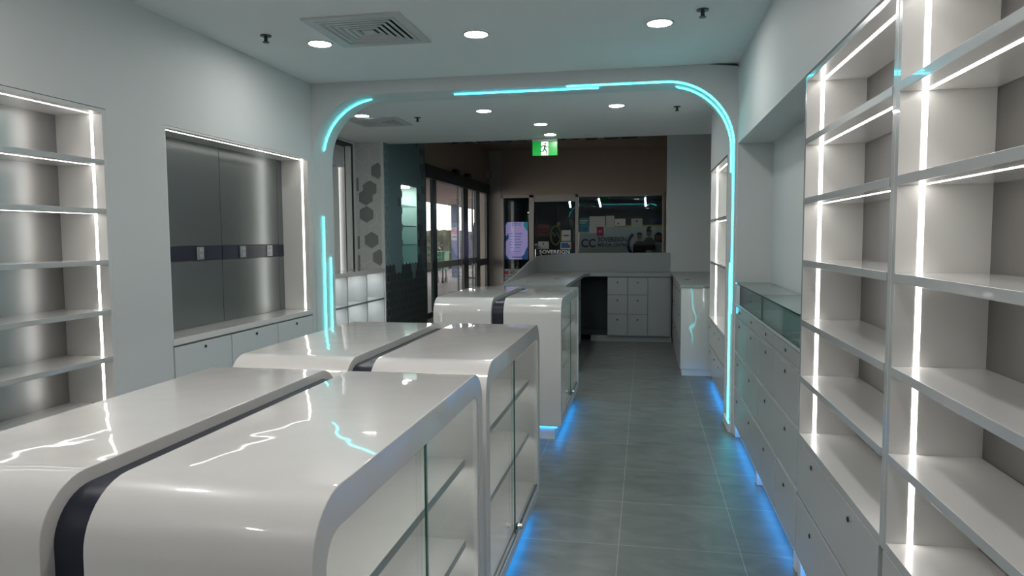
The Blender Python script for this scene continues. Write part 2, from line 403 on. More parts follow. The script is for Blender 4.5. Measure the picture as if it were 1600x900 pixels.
# ================================================================ ARCH NEON
def arc_left(y, za, xb):
    pts = [(AX0+.006, y, za)]; k0 = 0
    for k in range(n+1):
        t = .5*PI*k/n; x = AX0+AR-(AR-.006)*math.cos(t); z = AZ-AR+(AR-.006)*math.sin(t)
        if z > za and x <= xb+1e-3: pts.append((x, y, z))
    pts.append((xb, y, AZ-.006)) if xb > pts[-1][0]+.01 else None
    return pts
def arc_right(y, xa, zb):
    pts = [(xa, y, AZ-.006)]
    for k in range(n+1):
        t = .5*PI*k/n; x = AX1-AR+(AR-.006)*math.sin(t); z = AZ-AR+(AR-.006)*math.cos(t)
        if x > xa and z > zb: pts.append((x, y, z))
    pts.append((AX1-.006, y, zb)); return pts
def neon(pts, m, label): return tag(MB().tube(pts, .006, 8).build('neon_strip', m), label, 'light strip', 'cyan light strips set in the arch')
neon(arc_left(5.96, 2.36, -2.37), 'cyan', 'cyan light strip curving round the top left corner of the arch')
neon([(AX0+.006, 5.93, .03), (AX0+.006, 5.93, 1.77)], 'cyan', 'taller of two upright cyan light strips on the left leg of the arch')
neon([(AX0+.006, 6.06, .03), (AX0+.006, 6.06, 1.40)], 'cyan', 'shorter of two upright cyan light strips on the left leg of the arch')
neon([(-1.605, 5.91, AZ-.006), (-.385, 5.91, AZ-.006)], 'cyan_t', 'straight cyan light strip along the middle of the arch underside')
neon(arc_right(5.80, -.633, 2.30), 'cyan', 'longest cyan light strip, crossing the arch and bending round its front right corner')
neon(arc_right(5.98, .24, 2.09), 'cyan', 'cyan light strip bending round the top right corner behind the longer one')
neon([(AX1-.006, 5.94, .08), (AX1-.006, 5.94, 1.36)], 'cyan', 'upright cyan light strip on the right leg of the arch reaching the floor')
neon([(AX1-.006, 5.83, .96), (AX1-.006, 5.83, 2.33)], 'cyan_t', 'upper upright cyan light strip on the right leg of the arch, ending at counter height')

# ================================================================ CEILING FITTINGS
def downlight(x, y, label, bright=False):
    t = thing('downlight', (x, y, ZC), label, 'downlight', 'round recessed ceiling downlights')
    o = [(.088*math.cos(2*PI*k/28), .088*math.sin(2*PI*k/28)) for k in range(28)]; q = [(a*.86, c*.86) for a, c in o]
    MB().ring([(a+x, c+y) for a, c in o], [(a+x, c+y) for a, c in q], 2, ZC, ZC-.006).build('trim_ring', 'vent', t)
    MB().cyl((x, y, ZC), 2, .076, -.004, 28).build('lens', 'lampb' if bright else 'lamp', t)
for k, x in enumerate((-2.2, -1.1, .08)):
    downlight(x, 4.61, 'large round downlight in front of the arch, '+('leftmost of three, beside the big vent', 'middle one of three', 'rightmost of three')[k])
for k, x in enumerate((-3.04, -1.68, -.295)):
    downlight(x, 7.36, ('small round downlight seen beyond the arch beside the rear vent', 'small round downlight beyond the arch right of the rear ceiling sprinkler', 'small round downlight beyond the arch, the rightmost there')[k])
downlight(-1.22, 8.36, 'small round downlight beyond the arch, second nearest the exit sign')
downlight(-1.22, 9.21, 'small round downlight just above the green exit sign')
for y in (1.9, -.8):
    for x in (-2.2, -1.1, .08): downlight(x, y, 'round ceiling downlight above and behind the camera', True)
def vent(x0, x1, y0, y1, label):
    t = thing('ceiling_vent', ((x0+x1)/2, (y0+y1)/2, ZC), label, 'air vent')
    cx, cy = (x0+x1)/2, (y0+y1)/2; H = (x1-x0)/2; V = (y1-y0)/2
    def sq(s, z): return [(cx-H*s, cy-V*s, z), (cx+H*s, cy-V*s, z), (cx+H*s, cy+V*s, z), (cx-H*s, cy+V*s, z)]
    MB().box(x0+.02, x1-.02, y0+.02, y1-.02, ZC-.002, ZC-.0005).build('backing', 'black', t)
    fr = MB(); a, c = sq(1, 0), sq(.80, 0)
    fr.ring([p[:2] for p in a], [p[:2] for p in c], 2, ZC, ZC-.012); fr.build('frame', 'vent', t, .003)
    for k in range(5):
        s1 = .80-.13*k; s2 = s1-.055; s0 = s1-.085
        lv = MB()
        for q in range(4):
            r = (q+1) % 4
            A, B, D = sq(s1, ZC-.012), sq(s2, ZC-.015), sq(s0, ZC-.003)
            lv.face([A[q], A[r], B[r], B[q]]); lv.face([B[q], B[r], D[r], D[q]])
        bmesh.ops.remove_doubles(lv.bm, verts=lv.bm.verts, dist=1e-5)
        bmesh.ops.solidify(lv.bm, geom=lv.bm.faces[:], thickness=.002)
        lv.build('louvre', 'vent', t)
    MB().box(cx-H*.13, cx+H*.13, cy-V*.13, cy+V*.13, ZC-.014, ZC-.008).build('centre_cap', 'vent', t)
vent(-2.07, -1.435, 4.07, 4.71, 'large square ceiling air vent with stepped louvres in front of the arch')
vent(-3.30, -2.70, 7.49, 8.06, 'smaller looking square ceiling air vent seen through the arch at the left')
def sprinkler(x, y, label):
    t = thing('sprinkler', (x, y, ZC), label, 'sprinkler')
    MB().cyl((x, y, ZC), 2, .036, -.006, 16).build('escutcheon', 'black', t)
    MB().cyl((x, y, ZC-.006), 2, .012, -.035, 10).build('body', 'black', t)
    MB().cyl((x, y, ZC-.042), 2, .022, -.004, 12).build('deflector', 'black', t)
sprinkler(-2.46, 4.36, 'small dark ceiling sprinkler left of the big vent'); sprinkler(.325, 4.40, 'small dark ceiling sprinkler right of the rightmost large downlight')
sprinkler(-2.49, 7.6, 'small ceiling sprinkler beyond the arch beside the rear vent'); sprinkler(.315, 7.55, 'small ceiling sprinkler beyond the arch at the right corner')

# ================================================================ SHELVING UNITS
def shelving(side, y0, y1, xf, depth, zb, zt, shelves, leds, label, backm='back', near_led=True, led_x=.065, band='band', st=.027, pt=.028):
    """side +1: opens towards -x (right wall); -1: opens towards +x (left wall)"""
    t = thing('shelving_unit', (xf+side*depth/2, (y0+y1)/2, zb), label, 'shelving')
    X = lambda d: xf+side*d
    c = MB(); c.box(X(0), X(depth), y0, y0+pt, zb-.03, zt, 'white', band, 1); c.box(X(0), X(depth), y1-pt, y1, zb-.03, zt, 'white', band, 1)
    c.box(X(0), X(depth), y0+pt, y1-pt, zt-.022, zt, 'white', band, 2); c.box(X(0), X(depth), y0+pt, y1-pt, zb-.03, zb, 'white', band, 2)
    c.build('carcass', None, t, .0015)
    MB().box(X(depth-.012), X(depth-.001), y0+pt, y1-pt, zb, zt-.022).build('back_panel', backm, t)
    for k, z in enumerate(shelves):
        MB().box(X(-.003), X(depth-.013), y0+pt+.001, y1-pt-.001, z-st, z, 'shelf', band if side > 0 else 'band', 2).build('shelf', None, t, .0015)  # front edges get the greyed colour, shade painted in
    for yy, s in ((y1-pt, -1), (y0+pt, 1)):
        if s == 1 and not near_led: continue
        MB().box(X(led_x-.0075), X(led_x+.0075), yy-s*.002, yy+s*.0006, zb+.001, zt-.023).build('light_strip', 'led', t)
    for z in leds:
        MB().box(X(led_x-.007), X(led_x+.007), y0+pt+.01, y1-pt-.01, z-.0007, z+.001).build('light_strip', 'led', t)
    return t
SH = (2.003, 1.742, 1.467, 1.198, .942)
LEDZ = (2.2558, 2.003-.027, 1.742-.027)
shelving(1, 2.205, 3.385, XR, .258, .675, 2.278, SH, LEDZ, 'tall white lit shelving unit right of the glass-topped niche, far one of two')
shelving(1, 1.02, 2.203, XR, .258, .675, 2.278, SH, LEDZ, 'tall white lit shelving unit nearest the camera at the right edge')
shelving(-1, 2.19, 3.37, XL, .30, .675, 2.272, SH, (2.2498, 2.003-.027, 1.742-.027), 'white lit shelving unit with grey metal back on the left wall', 'metal', band='wall')
shelving(-1, .98, 2.188, XL, .30, .675, 2.272, SH, (2.2498, 2.003-.027, 1.742-.027), 'white lit shelving unit on the left wall, just outside the left edge of the view', 'metal', band='wall')
shelving(1, 6.42, 7.98, XR, .258, .70, 2.285, (1.755, 1.31), (2.2628, 1.755-.027), 'narrow looking lit shelving unit beyond the arch on the right wall', 'white')

# ================================================================ BASE CABINETS, RIGHT
def front(parent, x, y0, y1, z0, z1, name, locks, m='door', zl=None, sgn=-1, g=.0025, th=.018):
    d = MB().box(x, x-sgn*th, y0+g, y1-g, z0, z1).build(name, m, parent, .0018)
    for yk in locks: lock(d, x, yk, z1-.045 if zl is None else zl, sgn)
    return d
def base(y0, y1, label, rows, x=XR, xb=.955, ztop=.645, plinth=True, feet=()):
    t = thing('base_cabinet', ((x+xb)/2, (y0+y1)/2, 0), label, 'cabinet')
    MB().box(x+.018, xb, y0, y1, .10, ztop).build('carcass', 'carc', t)
    MB().box(x+.045, xb, y0, y1, 0, .099).build('plinth', 'white', t)
    MB().box(x+.028, x+.040, y0+.03, y1-.03, .086, .0985).build('plinth_light', 'blue', t)
    for yf in feet: MB().box(x+.006, x+.0445, yf-.03, yf+.03, 0, .085).build('plinth_bracket', 'white', t, .003)
    for r in rows: front(t, x, *r)
    return t
e = [3.39, 3.973, 4.556, 5.139, 5.72]
rows = [(e[k], e[k+1], .962, 1.034, 'drawer', [(e[k]+e[k+1])/2], 'door', 1.006) for k in range(4)]
rows += [(e[k], e[k+1], .690, .940, 'door', [(e[k]+e[k+1])/2], 'door', .90) for k in range(4)]
rows += [(3.39, 4.545, .405, .672, 'drawer', [3.66, 4.26], 'door', .612), (4.56, 5.72, .405, .672, 'drawer', [4.90, 5.50], 'door', .605)]
rows += [(3.39, 3.905, .10, .388, 'drawer', [3.66], 'door', .325), (3.915, 5.72, .10, .388, 'drawer', [4.28, 4.88, 5.50], 'door', .32)]
t = base(3.388, 5.72, 'long grey-white drawer cabinet under the glass display box in the right niche', rows, ztop=1.05, feet=(3.42, 4.60, 5.69))
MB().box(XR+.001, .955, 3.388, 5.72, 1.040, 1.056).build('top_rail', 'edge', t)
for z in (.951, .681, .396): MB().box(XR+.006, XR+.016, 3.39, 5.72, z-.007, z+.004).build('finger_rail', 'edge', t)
for (a, c, lab) in ((2.205, 3.385, 'grey-white drawer cabinet under the far tall shelving unit, two wide drawers'), (1.02, 2.203, 'grey-white drawer cabinet under the nearest tall shelving unit at the right edge')):
    base(a, c, lab, [(a+.03, c-.002, .392, .642, 'drawer', [a+.33, c-.30], 'door', .60), (a+.03, c-.002, .10, .378, 'drawer', [a+.33, c-.30], 'door', .305)], feet=(c-.06,) if a > 2 else ())
base(6.42, 7.98, 'small drawer cabinet beyond the arch under the rear lit shelves', [(6.43, 7.97, .41, .66, 'drawer', [6.88, 7.32, 7.81], 'door', .60), (6.43, 7.97, .10, .395, 'drawer', [6.88, 7.32, 7.83], 'door', .33)], ztop=.668, feet=(6.47,))
# glass display box
t = thing('glass_display_box', (.82, 4.55, 1.056), 'long glass-topped display box set in the right niche above the drawers', 'display case')
MB().box(XR+.004, XR+.012, 3.395, 4.50, 1.058, 1.205, 'glass_n', 'gedge', 0).build('front_pane', None, t)
MB().box(XR+.004, XR+.012, 4.506, 5.50, 1.058, 1.205, 'glass_n', 'gedge', 0).build('front_pane', None, t)
MB().box(XR+.002, XR+.02, 5.502, 5.71, 1.058, 1.205).build('front_filler', 'wall', t)
MB().box(XR-.004, .952, 3.392, 4.497, 1.207, 1.217, 'glass_n', 'gedge', 2).build('top_pane', None, t)
MB().box(XR-.004, .952, 4.503, 5.712, 1.207, 1.217, 'glass_n', 'gedge', 2).build('top_pane', None, t)
MB().box(XR+.03, .95, 3.395, 5.71, 1.058, 1.062).build('base_board', 'wall', t)
MB().box(.935, .95, 3.395, 5.71, 1.064, 1.205).build('back_board', 'wall', t)
for y in (3.98, 5.1): MB().box(XR+.02, .93, y, y+.006, 1.064, 1.205, 'glass_n', 'gedge', 1).build('divider', None, t)

# ================================================================ LEFT NICHE
t = thing('niche_panelling', (-3.0, 4.77, .96), 'dark brushed metal panels with navy band filling the left wall niche', 'panelling')
for (a, c) in ((3.842, 4.768), (4.774, 5.60), (5.606, 5.698)):
    MB().box(-3.119, -3.10, a, c, .962, 1.424).build('lower_panel', 'metal_d', t, .001); MB().box(-3.119, -3.10, a, c, 1.530, 2.262).build('upper_panel', 'metal_d', t, .001)
    MB().box(-3.119, -3.098, a, c, 1.427, 1.527).build('navy_band', 'navy', t)
MB().box(-3.119, -2.853, 5.685, 5.699, .962, 2.262).build('side_panel', 'white', t); MB().box(-3.119, -2.853, 3.841, 3.853, .962, 2.262).build('side_panel', 'white', t)
MB().box(-3.119, -2.853, 3.853, 5.685, 2.25, 2.264).build('head_panel', 'white', t)
MB().box(-2.915, -2.899, 5.6844, 5.687, .965, 2.25).build('light_strip', 'led_n', t); MB().box(-2.915, -2.899, 3.86, 5.68, 2.2494, 2.252).build('light_strip', 'led_n', t)
for k, y in enumerate((4.50, 5.04, 5.44)):
    s = thing('power_outlet', (-3.097, y, 1.477), ('grey power outlet plate on the navy band, leftmost of three', 'grey power outlet plate on the navy band, middle of three', 'bright power outlet plate on the navy band, rightmost by the light strip')[k], 'power outlet', 'outlets on the navy band')
    MB().box(-3.098, -3.090, y-.040, y+.040, 1.432, 1.522).build('plate', ('grey', 'grey', 'paper')[k], s, .002)
    MB().box(-3.090, -3.086, y-.022, y+.022, 1.490, 1.512).build('socket', 'signbox' if k < 2 else 'grey', s); MB().box(-3.090, -3.086, y-.016, y+.016, 1.445, 1.470).build('switch', 'signbox' if k < 2 else 'grey', s)
t = thing('niche_cabinet', (-2.98, 4.77, 0), 'pale blue-grey base cabinet with glossy ledge below the left wall niche', 'cabinet')
MB().box(-3.118, XL-.020, 3.845, 5.698, 0, .918).build('carcass', 'carc', t)
MB().box(-3.118, XL+.004, 3.843, 5.699, .920, .960).build('ledge', 'gloss', t, .002)
for (a, c) in ((3.85, 4.462), (4.465, 5.098), (5.101, 5.696)):
    front(t, XL+.002, a, c, .10, .906, 'door', [(a+c)/2], 'wall', .872, 1)

# ================================================================ ISLAND COUNTERS
def island(xa, xb, y0, y1, z0, z1, open_side, label, seam, lit_end=True, bands=None):
    """one half of an island: rounded shell running in y, glazed towards open_side (+1 = right aisle, -1 = left aisle)"""
    t = thing('display_counter', ((xa+xb)/2, (y0+y1)/2, 0), label, 'display counter', 'glossy white display counters standing back to back')
    RO = (.012, .12, .13, .13)
    o = rrect(y0, y1, z0, z1, RO); i_ = rrect(y0+.062, y1-.062, z0+.055, z1-.085, (.01, .03, .06, .065))
    MB().ring(o, i_, 0, xa, xb).build('shell', 'gloss', t, .0025)
    xo, xi = (xb, xa) if open_side > 0 else (xa, xb); s = open_side
    MB().prism(rrect(y0+.062, y1-.062, z0+.055, z1-.085, (.01, .03, .06, .065)), 0, xi+s*.002, xi+s*.016).build('back_panel', 'white', t)
    H = z1-z0
    for z in (z0+.375, z0+.685):
        MB().box(xi+s*.018, xo-s*.055, y0+.064, y1-.064, z-.028, z, 'white', 'carc', 2).build('shelf', None, t, .001)
        MB().box(xo-s*.085, xo-s*.073, y0+.09, y1-.09, z-.032, z-.0282).build('light_strip', 'led_s', t)
    MB().box(xo-s*.085, xo-s*.073, y0+.13, y1-.13, z1-.089, z1-.0852).build('light_strip', 'led_s', t)
    ym = seam
    fr = MB().box(xo-s*.014, xo-s*.020, y0+.066, ym+.03, z0+.075, z1-.087, 'glass', 'gedge', 0); p1 = fr.build('sliding_pane', None, t)
    fr = MB().box(xo-s*.004, xo-s*.010, ym-.012, y1-.066, z0+.075, z1-.087, 'glass', 'gedge', 0); p2 = fr.build('sliding_pane', None, t)
    MB().box(xo-s*.003, xo-s*.024, y0+.064, y1-.064, z0+.056, z0+.075).build('bottom_track', 'grey', t)
    MB().box(xo-s*.003, xo-s*.024, y1-.085, y1-.068, z0+.075, z1-.09).build('side_channel', 'white', t, .001)
    lk = MB(); lk.cyl((xo-s*.004, ym+.012, z0+.105), 0, .013, s*.030, 12, 'chrome'); lk.cyl((xo-s*.004, ym+.012, z0+.105), 0, .018, s*.006, 12, 'black'); lk.build('pane_lock', None, p2)
    MB().box(min(xi, xo-s*.05), max(xi, xo-s*.05), y0+.02, y1-.13, 0, z0-.001).build('plinth', 'white', t)
    MB().box(xo-s*.047, xo-s*.036, y0+.03, y1-.15, z0-.014, z0-.002).build('plinth_light', 'blue', t)
    if lit_end: MB().box(xa+.03, xb-.05, y0+.007, y0+.018, z0-.0035, z0-.0015).build('plinth_light', 'blue', t)
    return t
def spine(xa, xb, y0, y1, z0, z1, label):
    o = MB().prism(rrect(y0+.035, y1-.035, z0+.02, z1-.031, (.01, .08, .10, .105)), 0, xa+.001, xb-.001).build('spine_panel', 'navy')
    tag(o, label, 'panel', 'dark panels between back to back counters')
ISL = [(1.165, 2.555, .07, 1.083, -1.635, -1.183, -1.083, -.598, ('nearest', 'nearest')), (2.625, 4.035, .07, 1.083, -1.70, -1.183, -1.083, -.600, ('middle', 'middle')), (5.36, 6.85, .10, 1.10, -1.65, -1.18, -1.082, -.630, ('farthest', 'farthest'))]
for k, (y0, y1, z0, z1, xl, xm0, xm1, xr, nm) in enumerate(ISL):
    who = ('nearest the camera', 'in the middle of the row', 'farthest, before the reception')[k]
    island(xm1, xr, y0, y1, z0, z1, 1, 'glossy white rounded display counter on the aisle side, '+who, (1.88, 3.27, 6.16)[k])
    island(xl, xm0, y0, y1, z0, z1, -1, 'glossy white rounded display counter on the left side, '+who, (1.88, 3.27, 6.16)[k])
    spine(xm0, xm1, y0, y1, z0, z1, 'dark navy panel in the slot between the two counters '+who)

# ================================================================ CUBE SHELVES, REAR LEFT
t = thing('cube_shelf', (-3.8, 8.4, 0), 'low unit of lit white cube compartments under the rear left window', 'shelving')
MB().box(-3.99, -3.59, 6.9, 9.388, 1.10, 1.155).build('top_board', 'gloss', t, .002)
c = MB()
ys = [6.9, 7.52, 8.14, 8.76, 9.385]
for y in ys: c.box(-3.985, -3.60, y-.010 if y > 6.9 else y, y+.010 if y < 9.3 else y, .05, 1.099)
for z in (.05, .375, .735): c.box(-3.985, -3.60, 6.9, 9.385, z-.012 if z > .06 else z, z+.012)
c.build('dividers', 'counter', t)
MB().box(-3.988, -3.978, 6.9, 9.385, .05, 1.099).build('back_panel', 'white', t)
for k in range(4):
    for z in (1.095, .720): MB().box(-3.80, -3.72, ys[k]+.15, ys[k+1]-.10, z-.004, z-.0005).build('compartment_light', 'led_c', t)

# ================================================================ RECEPTION COUNTERS
t = thing('return_counter', (.75, 9.4, 0), 'white return counter beyond the arch against the blue-grey end wall', 'counter')
MB().box(.425, 1.34, 8.15, 11.27, .075, .995).build('carcass', 'counter', t)
MB().box(.405, 1.34, 8.125, 8.149, .075, .997).build('end_panel', 'gloss', t, .002)
MB().box(.42, 1.34, 8.135, 11.27, 0, .074).build('plinth', 'white', t)
MB().box(.395, 1.34, 8.115, 11.27, .998, 1.03).build('worktop', 'counter', t, .002)
MB().cyl((.534, 9.2, 1.03), 2, .035, .003, 20).build('cable_grommet', 'black', t)
for k in range(4):
    a, c_ = 8.155+.60*k, 8.75+.60*k
    for (z0, z1) in ((.72, .985), (.42, .71), (.09, .41)): front(t, .405, a, c_, z0, z1, 'drawer', [(a+c_)/2], 'drawer', z1-.05)
t = thing('reception_counter', (-.6, 10.9, 0), 'dark grey U-shaped reception counter with curved upstand behind the counters', 'counter')
top = [(.392, 10.62), (.392, 11.25), (-1.0, 11.25)]
R_ = .62
arc = [(-1.0-R_*math.sin(.5*PI*k/10), 11.25-R_+R_*math.cos(.5*PI*k/10)) for k in range(11)]
top += arc[1:]+[(-1.62, 8.0), (-.88, 8.0), (-.88, 10.45), (-.80, 10.62)]
MB().prism(top, 2, .985, 1.03).build('worktop', 'counter', t, .002)
MB().box(-.548, .39, 10.665, 11.2, .09, .984).build('drawer_carcass', 'counter', t)
MB().box(-.80, .40, 10.69, 11.2, 0, .089).build('plinth', 'counter', t)
for k, (a, c_) in enumerate(((-.548, -.250), (-.244, .045))):
    for (z0, z1) in ((.712, .975), (.421, .706), (.095, .415)):
        d = MB().box(a+.003, c_-.003, 10.645, 10.664, z0, z1).build('drawer', 'drawer', t, .002); lock(d, (a+c_)/2, 10.645, z1-.08, 'y', .014)
MB().box(.053, .368, 10.645, 10.664, .095, .975).build('door', 'drawer', t, .002)
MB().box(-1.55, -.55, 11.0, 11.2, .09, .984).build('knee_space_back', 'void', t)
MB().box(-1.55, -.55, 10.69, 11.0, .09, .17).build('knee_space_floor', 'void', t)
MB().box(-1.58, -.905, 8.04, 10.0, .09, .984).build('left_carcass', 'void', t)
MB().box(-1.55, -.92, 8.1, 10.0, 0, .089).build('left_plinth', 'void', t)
for k in range(3):
    a, c_ = 8.05+.65*k, 8.69+.65*k
    for (z0, z1) in ((.712, .975), (.421, .706), (.095, .415)): 
        d = MB().box(-.904, -.888, a+.003, c_-.003, z0, z1).build('drawer', 'drawer', t, .002); lock(d, -.888, (a+c_)/2, z1-.08, 1)
# curved upstand
path = [(.38, 11.27, 1.325), (-1.0, 11.27, 1.325)]+[(p[0]-.0, p[1]+.02, 1.325-.045*k/10) for k, p in enumerate(arc)][1:]
yy = 10.3
for (y, z) in ((10.4, 1.262), (10.0, 1.23), (9.65, 1.186), (9.3, 1.145), (8.86, 1.095), (8.38, 1.055), (8.1, 1.04)): path.append((-1.62, y, z))
u = MB(); rows_ = []
for k, p in enumerate(path):
    a, c_ = path[max(k-1, 0)], path[min(k+1, len(path)-1)]
    d = Vector((c_[0]-a[0], c_[1]-a[1], 0)).normalized(); nn = Vector((d.y, -d.x, 0))*.03
    if k == 0: nn = Vector((0, .03, 0))
    rows_.append([u.bm.verts.new(q) for q in ((p[0], p[1], .0), (p[0], p[1], p[2]), (p[0]+nn.x, p[1]+nn.y, p[2]), (p[0]+nn.x, p[1]+nn.y, .0))])
for a, c_ in zip(rows_, rows_[1:]):
    for q in range(4): u.bm.faces.new([a[q], a[(q+1) % 4], c_[(q+1) % 4], c_[q]])
u.bm.faces.new(rows_[0]); u.bm.faces.new(rows_[-1][::-1])
u.build('curved_upstand', 'counter', t)
for (x, y, lab) in ((-1.13, 9.15, 'd'), (-1.38, 8.45, 'd')): MB().cyl((x, y, 1.03), 2, .04, .004, 18).build('cable_grommet', 'chrome', t)

struct(bx(.33, 1.45, 11.30, 11.42, 0, 3.6), 'wall_end_right', 'wall')
struct(bx(1.35, 1.45, 8.0, 11.3, 0, ZC), 'wall_return_right', 'wall')
struct(bx(1.1, 1.45, 7.9, 8.0, 0, ZC), 'wall_return_front', 'wall')
# second bit of shop ceiling over the end wall side
struct(bx(1.2, 1.45, 7.9, YE, ZC, 3.6), 'ceiling_end_right', 'ceil')

# ================================================================ EXIT SIGN
t = thing('exit_sign', (-1.338, 9.55, 2.8), 'green exit sign with a white running figure hanging from the ceiling end', 'sign')
MB().box(-1.51, -1.166, 9.52, 9.60, 2.868, ZC-.001).build('housing', 'signbox', t, .004)
MB().box(-1.507, -1.169, 9.548, 9.556, 2.678, 2.868).build('green_panel', 'green', t)
MB().box(-1.388, -1.292, 9.5455, 9.5475, 2.682, 2.864).build('white_field', 'exitw', t)
r = MB(); ox, oz, k_ = -1.340, 2.775, .19
def P2(l): return [(ox+a*k_, oz+c_*k_) for a, c_ in l]
r.cyl((ox+.04*k_, 9.545, oz+.32*k_), 1, .06*k_, -.002, 12)
for poly in ([(-.06, .22), (.08, .22), (.06, -.02), (-.05, -.05)], [(.06, .20), (.20, .10), (.33, .10), (.33, .05), (.18, .05), (.04, .13)],
             [(-.06, .22), (-.20, .20), (-.28, .06), (-.23, .03), (-.16, .14), (-.04, .14)], [(-.05, -.03), (.06, -.03), (.20, -.25), (.18, -.46), (.11, -.46), (.12, -.27)],
             [(-.06, .02), (.02, -.06), (-.08, -.24), (-.34, -.26), (-.34, -.20), (-.13, -.18)]):
    r.prism(P2(poly), 1, 9.545, 9.543)
r.build('running_figure', 'exitd', t)
# letters of the outer fascia sign, only their feet show below the ceiling edge
for k, px in enumerate((-2.62, -2.43, -2.22, -1.93, -1.66, -1.10, -.93, -.72, -.45, -.22)):
    w_ = (.05, .05, .10, .12, .06, .03, .05, .09, .11, .12)[k]
    o = MB().prism([(px-w_, 3.1), (px-w_, 2.905), (px-w_*.7, 2.885), (px+w_*.7, 2.885), (px+w_, 2.905), (px+w_, 3.1)], 1, 9.66, 9.69).build('fascia_letter', 'black')
    tag(o, 'foot of a black fascia letter peeking below the ceiling edge', 'sign letter', 'fascia letters seen from behind')

# ================================================================ MALL
struct(bx(-4.0, 9, YE, 24, 3.6, 3.7), 'ceiling_mall', 'mall')
b = MB(); b.box(-3.85, -3.6, 11.35, YM, 2.82, 3.6); struct(b, 'wall_mall_left', 'mall')
b = MB(); b.box(-3.32, 9, YM, YM+.2, 2.56, 3.6); b.box(.43, 9, YM, YM+.2, 0, 2.56); struct(b, 'wall_mall_end', 'mall')
struct(bx(-3.85, -3.32, YM-.02, YM+.25, 0, 3.6), 'wall_mall_corner', 'mallcol')
struct(bx(8.9, 9, YE-2, 24, 0, 3.6), 'wall_mall_right', 'mall')
struct(bx(1.45, 9, YE-.1, YE, 0, 3.6), 'wall_mall_front', 'mall')
struct(bx(-2.2, 6, 14.6, 15.0, 3.42, 3.6), 'trim_2', 'mall')
# automatic entrance doors in the plane x = -3.6
t = thing('entrance_doors', (-3.62, 13.8, 0), 'dark green framed automatic glass entrance doors at the left of the mall', 'door')
def gf(y0, y1, z0, z1, nm='frame_post', m='gframe', d=.05): return MB().box(-3.66, -3.66+d, y0, y1, z0, z1).build(nm, m, t, .002)
MB().box(-3.72, -3.58, 11.36, YM-.03, 2.585, 2.815).build('header', 'gframe', t, .003)
for (a, c_) in ((11.36, 11.42), (11.80, 12.02), (13.90, 14.28), (15.0, 15.34), (16.02, 16.26)): gf(a, c_, .0, 2.585)
for (a, c_) in ((13.545, 13.575), (14.75, 14.78)): gf(a, c_, .05, 2.585, 'frame_post', 'gframe', .03)
for (a, c_) in ((11.42, 11.80), (12.02, 13.90), (14.28, 15.0), (15.34, 16.02)):
    MB().box(-3.645, -3.637, a, c_, .3, 2.585, 'glass', 'gedge', 0).build('pane', None, t)
    gf(a, c_, .20, .30, 'bottom_rail', 'black'); 
    MB().box(-3.636, -3.634, a, c_, 1.03, 1.15).build('safety_band', 'decal', t) if a < 15.2 else gf(a, c_, .95, 1.1, 'mid_rail')
MB().box(-3.7, -3.6, 11.36, 16.26, 0, .2).build('threshold', 'decal', t)
for y in (13.1, 14.0): MB().prism([(y-.16, 2.80), (y-.10, 2.87), (y+.10, 2.87), (y+.16, 2.80)], 0, -3.58, -3.50).build('door_sensor', 'black', t)
e_ = MB().box(-3.6, -3.5, 15.95, 16.05, 2.95, 3.12).build('wall_speaker', 'mallcol'); tag(e_, 'small pale wall unit above the far corner of the entrance doors', 'wall unit')
# across the mall: glazed shopfront of the medical centre
t = thing('shopfront', (-1.4, YM, 0), 'dark glazed shopfront with aluminium frame across the mall', 'shopfront')
for (a, c_) in ((-3.32, -3.27), (-2.66, -2.55), (-1.58, -1.51), (.38, .43)): MB().box(a, c_, YM-.02, YM+.08, 0, 2.56).build('mullion', 'alu', t, .002)
MB().box(-3.32, .43, YM-.02, YM+.08, 2.50, 2.56).build('head_rail', 'alu', t); MB().box(-2.55, -1.58, YM, YM+.06, 2.40, 2.50).build('door_head', 'alu', t)
for (a, c_) in ((-3.27, -2.66), (-2.55, -1.58), (-1.51, -.62), (-.617, .38)): MB().box(a, c_, YM+.02, YM+.03, .05, 2.5, 'glass_s', 'gedge', 1).build('pane', None, t)
MB().tube([(-2.48, YM-.06, 1.32), (-2.44, YM-.10, 1.36), (-2.38, YM-.10, 1.34), (-2.36, YM-.10, 1.25), (-2.36, YM-.10, .8)], .015).build('door_handle', 'chrome', t)
MB().tube([(-2.50, YM-.06, 1.30), (-2.50, YM-.06, .8)], .012).build('door_handle', 'chrome', t)
text('SOVEREIGN', .115, 'white_l', (-2.415, YM+.012, 1.20), t, 'lettering', .70)
text('MEDICAL CENTRE', .085, 'white_l', (-2.415, YM+.012, 1.08), t, 'lettering', .70)
def notice(x0, x1, z0, z1, m, label, y=YM+.012, extra=None, cat='notice'):
    t = thing('paper_notice', ((x0+x1)/2, y, z0), label, cat, 'notices stuck on the shopfront glass')
    MB().box(x0, x1, y, y+.003, z0, z1).build('sheet', m, t)
    w, h = x1-x0, z1-z0
    for (a, c_, d, f, mm) in (extra or []): MB().box(x0+a*w, x0+c_*w, y-.002, y, z0+d*h, z0+f*h).build('print', mm, t)
LN = lambda n_, mm='navyt': [(.15, .6+.25*((k*7) % 3)/3, .85-.7*k/n_, .85-.7*k/n_-.03, mm) for k in range(n_)]
notice(-1.505, -1.27, 1.70, 2.02, 'teal', 'teal poster on the big shopfront pane beside the mullion', extra=[(.1, .9, .75, .82, 'paper'), (.1, .7, .6, .66, 'paper'), (.45, .95, .02, .3, 'bluep')])
notice(-1.26, -.90, 1.67, 2.05, 'paper', 'large white sheet on the shopfront glass right of the teal poster', extra=[(.1, .9, .75, .77, 'desk'), (.1, .9, .6, .62, 'desk')])
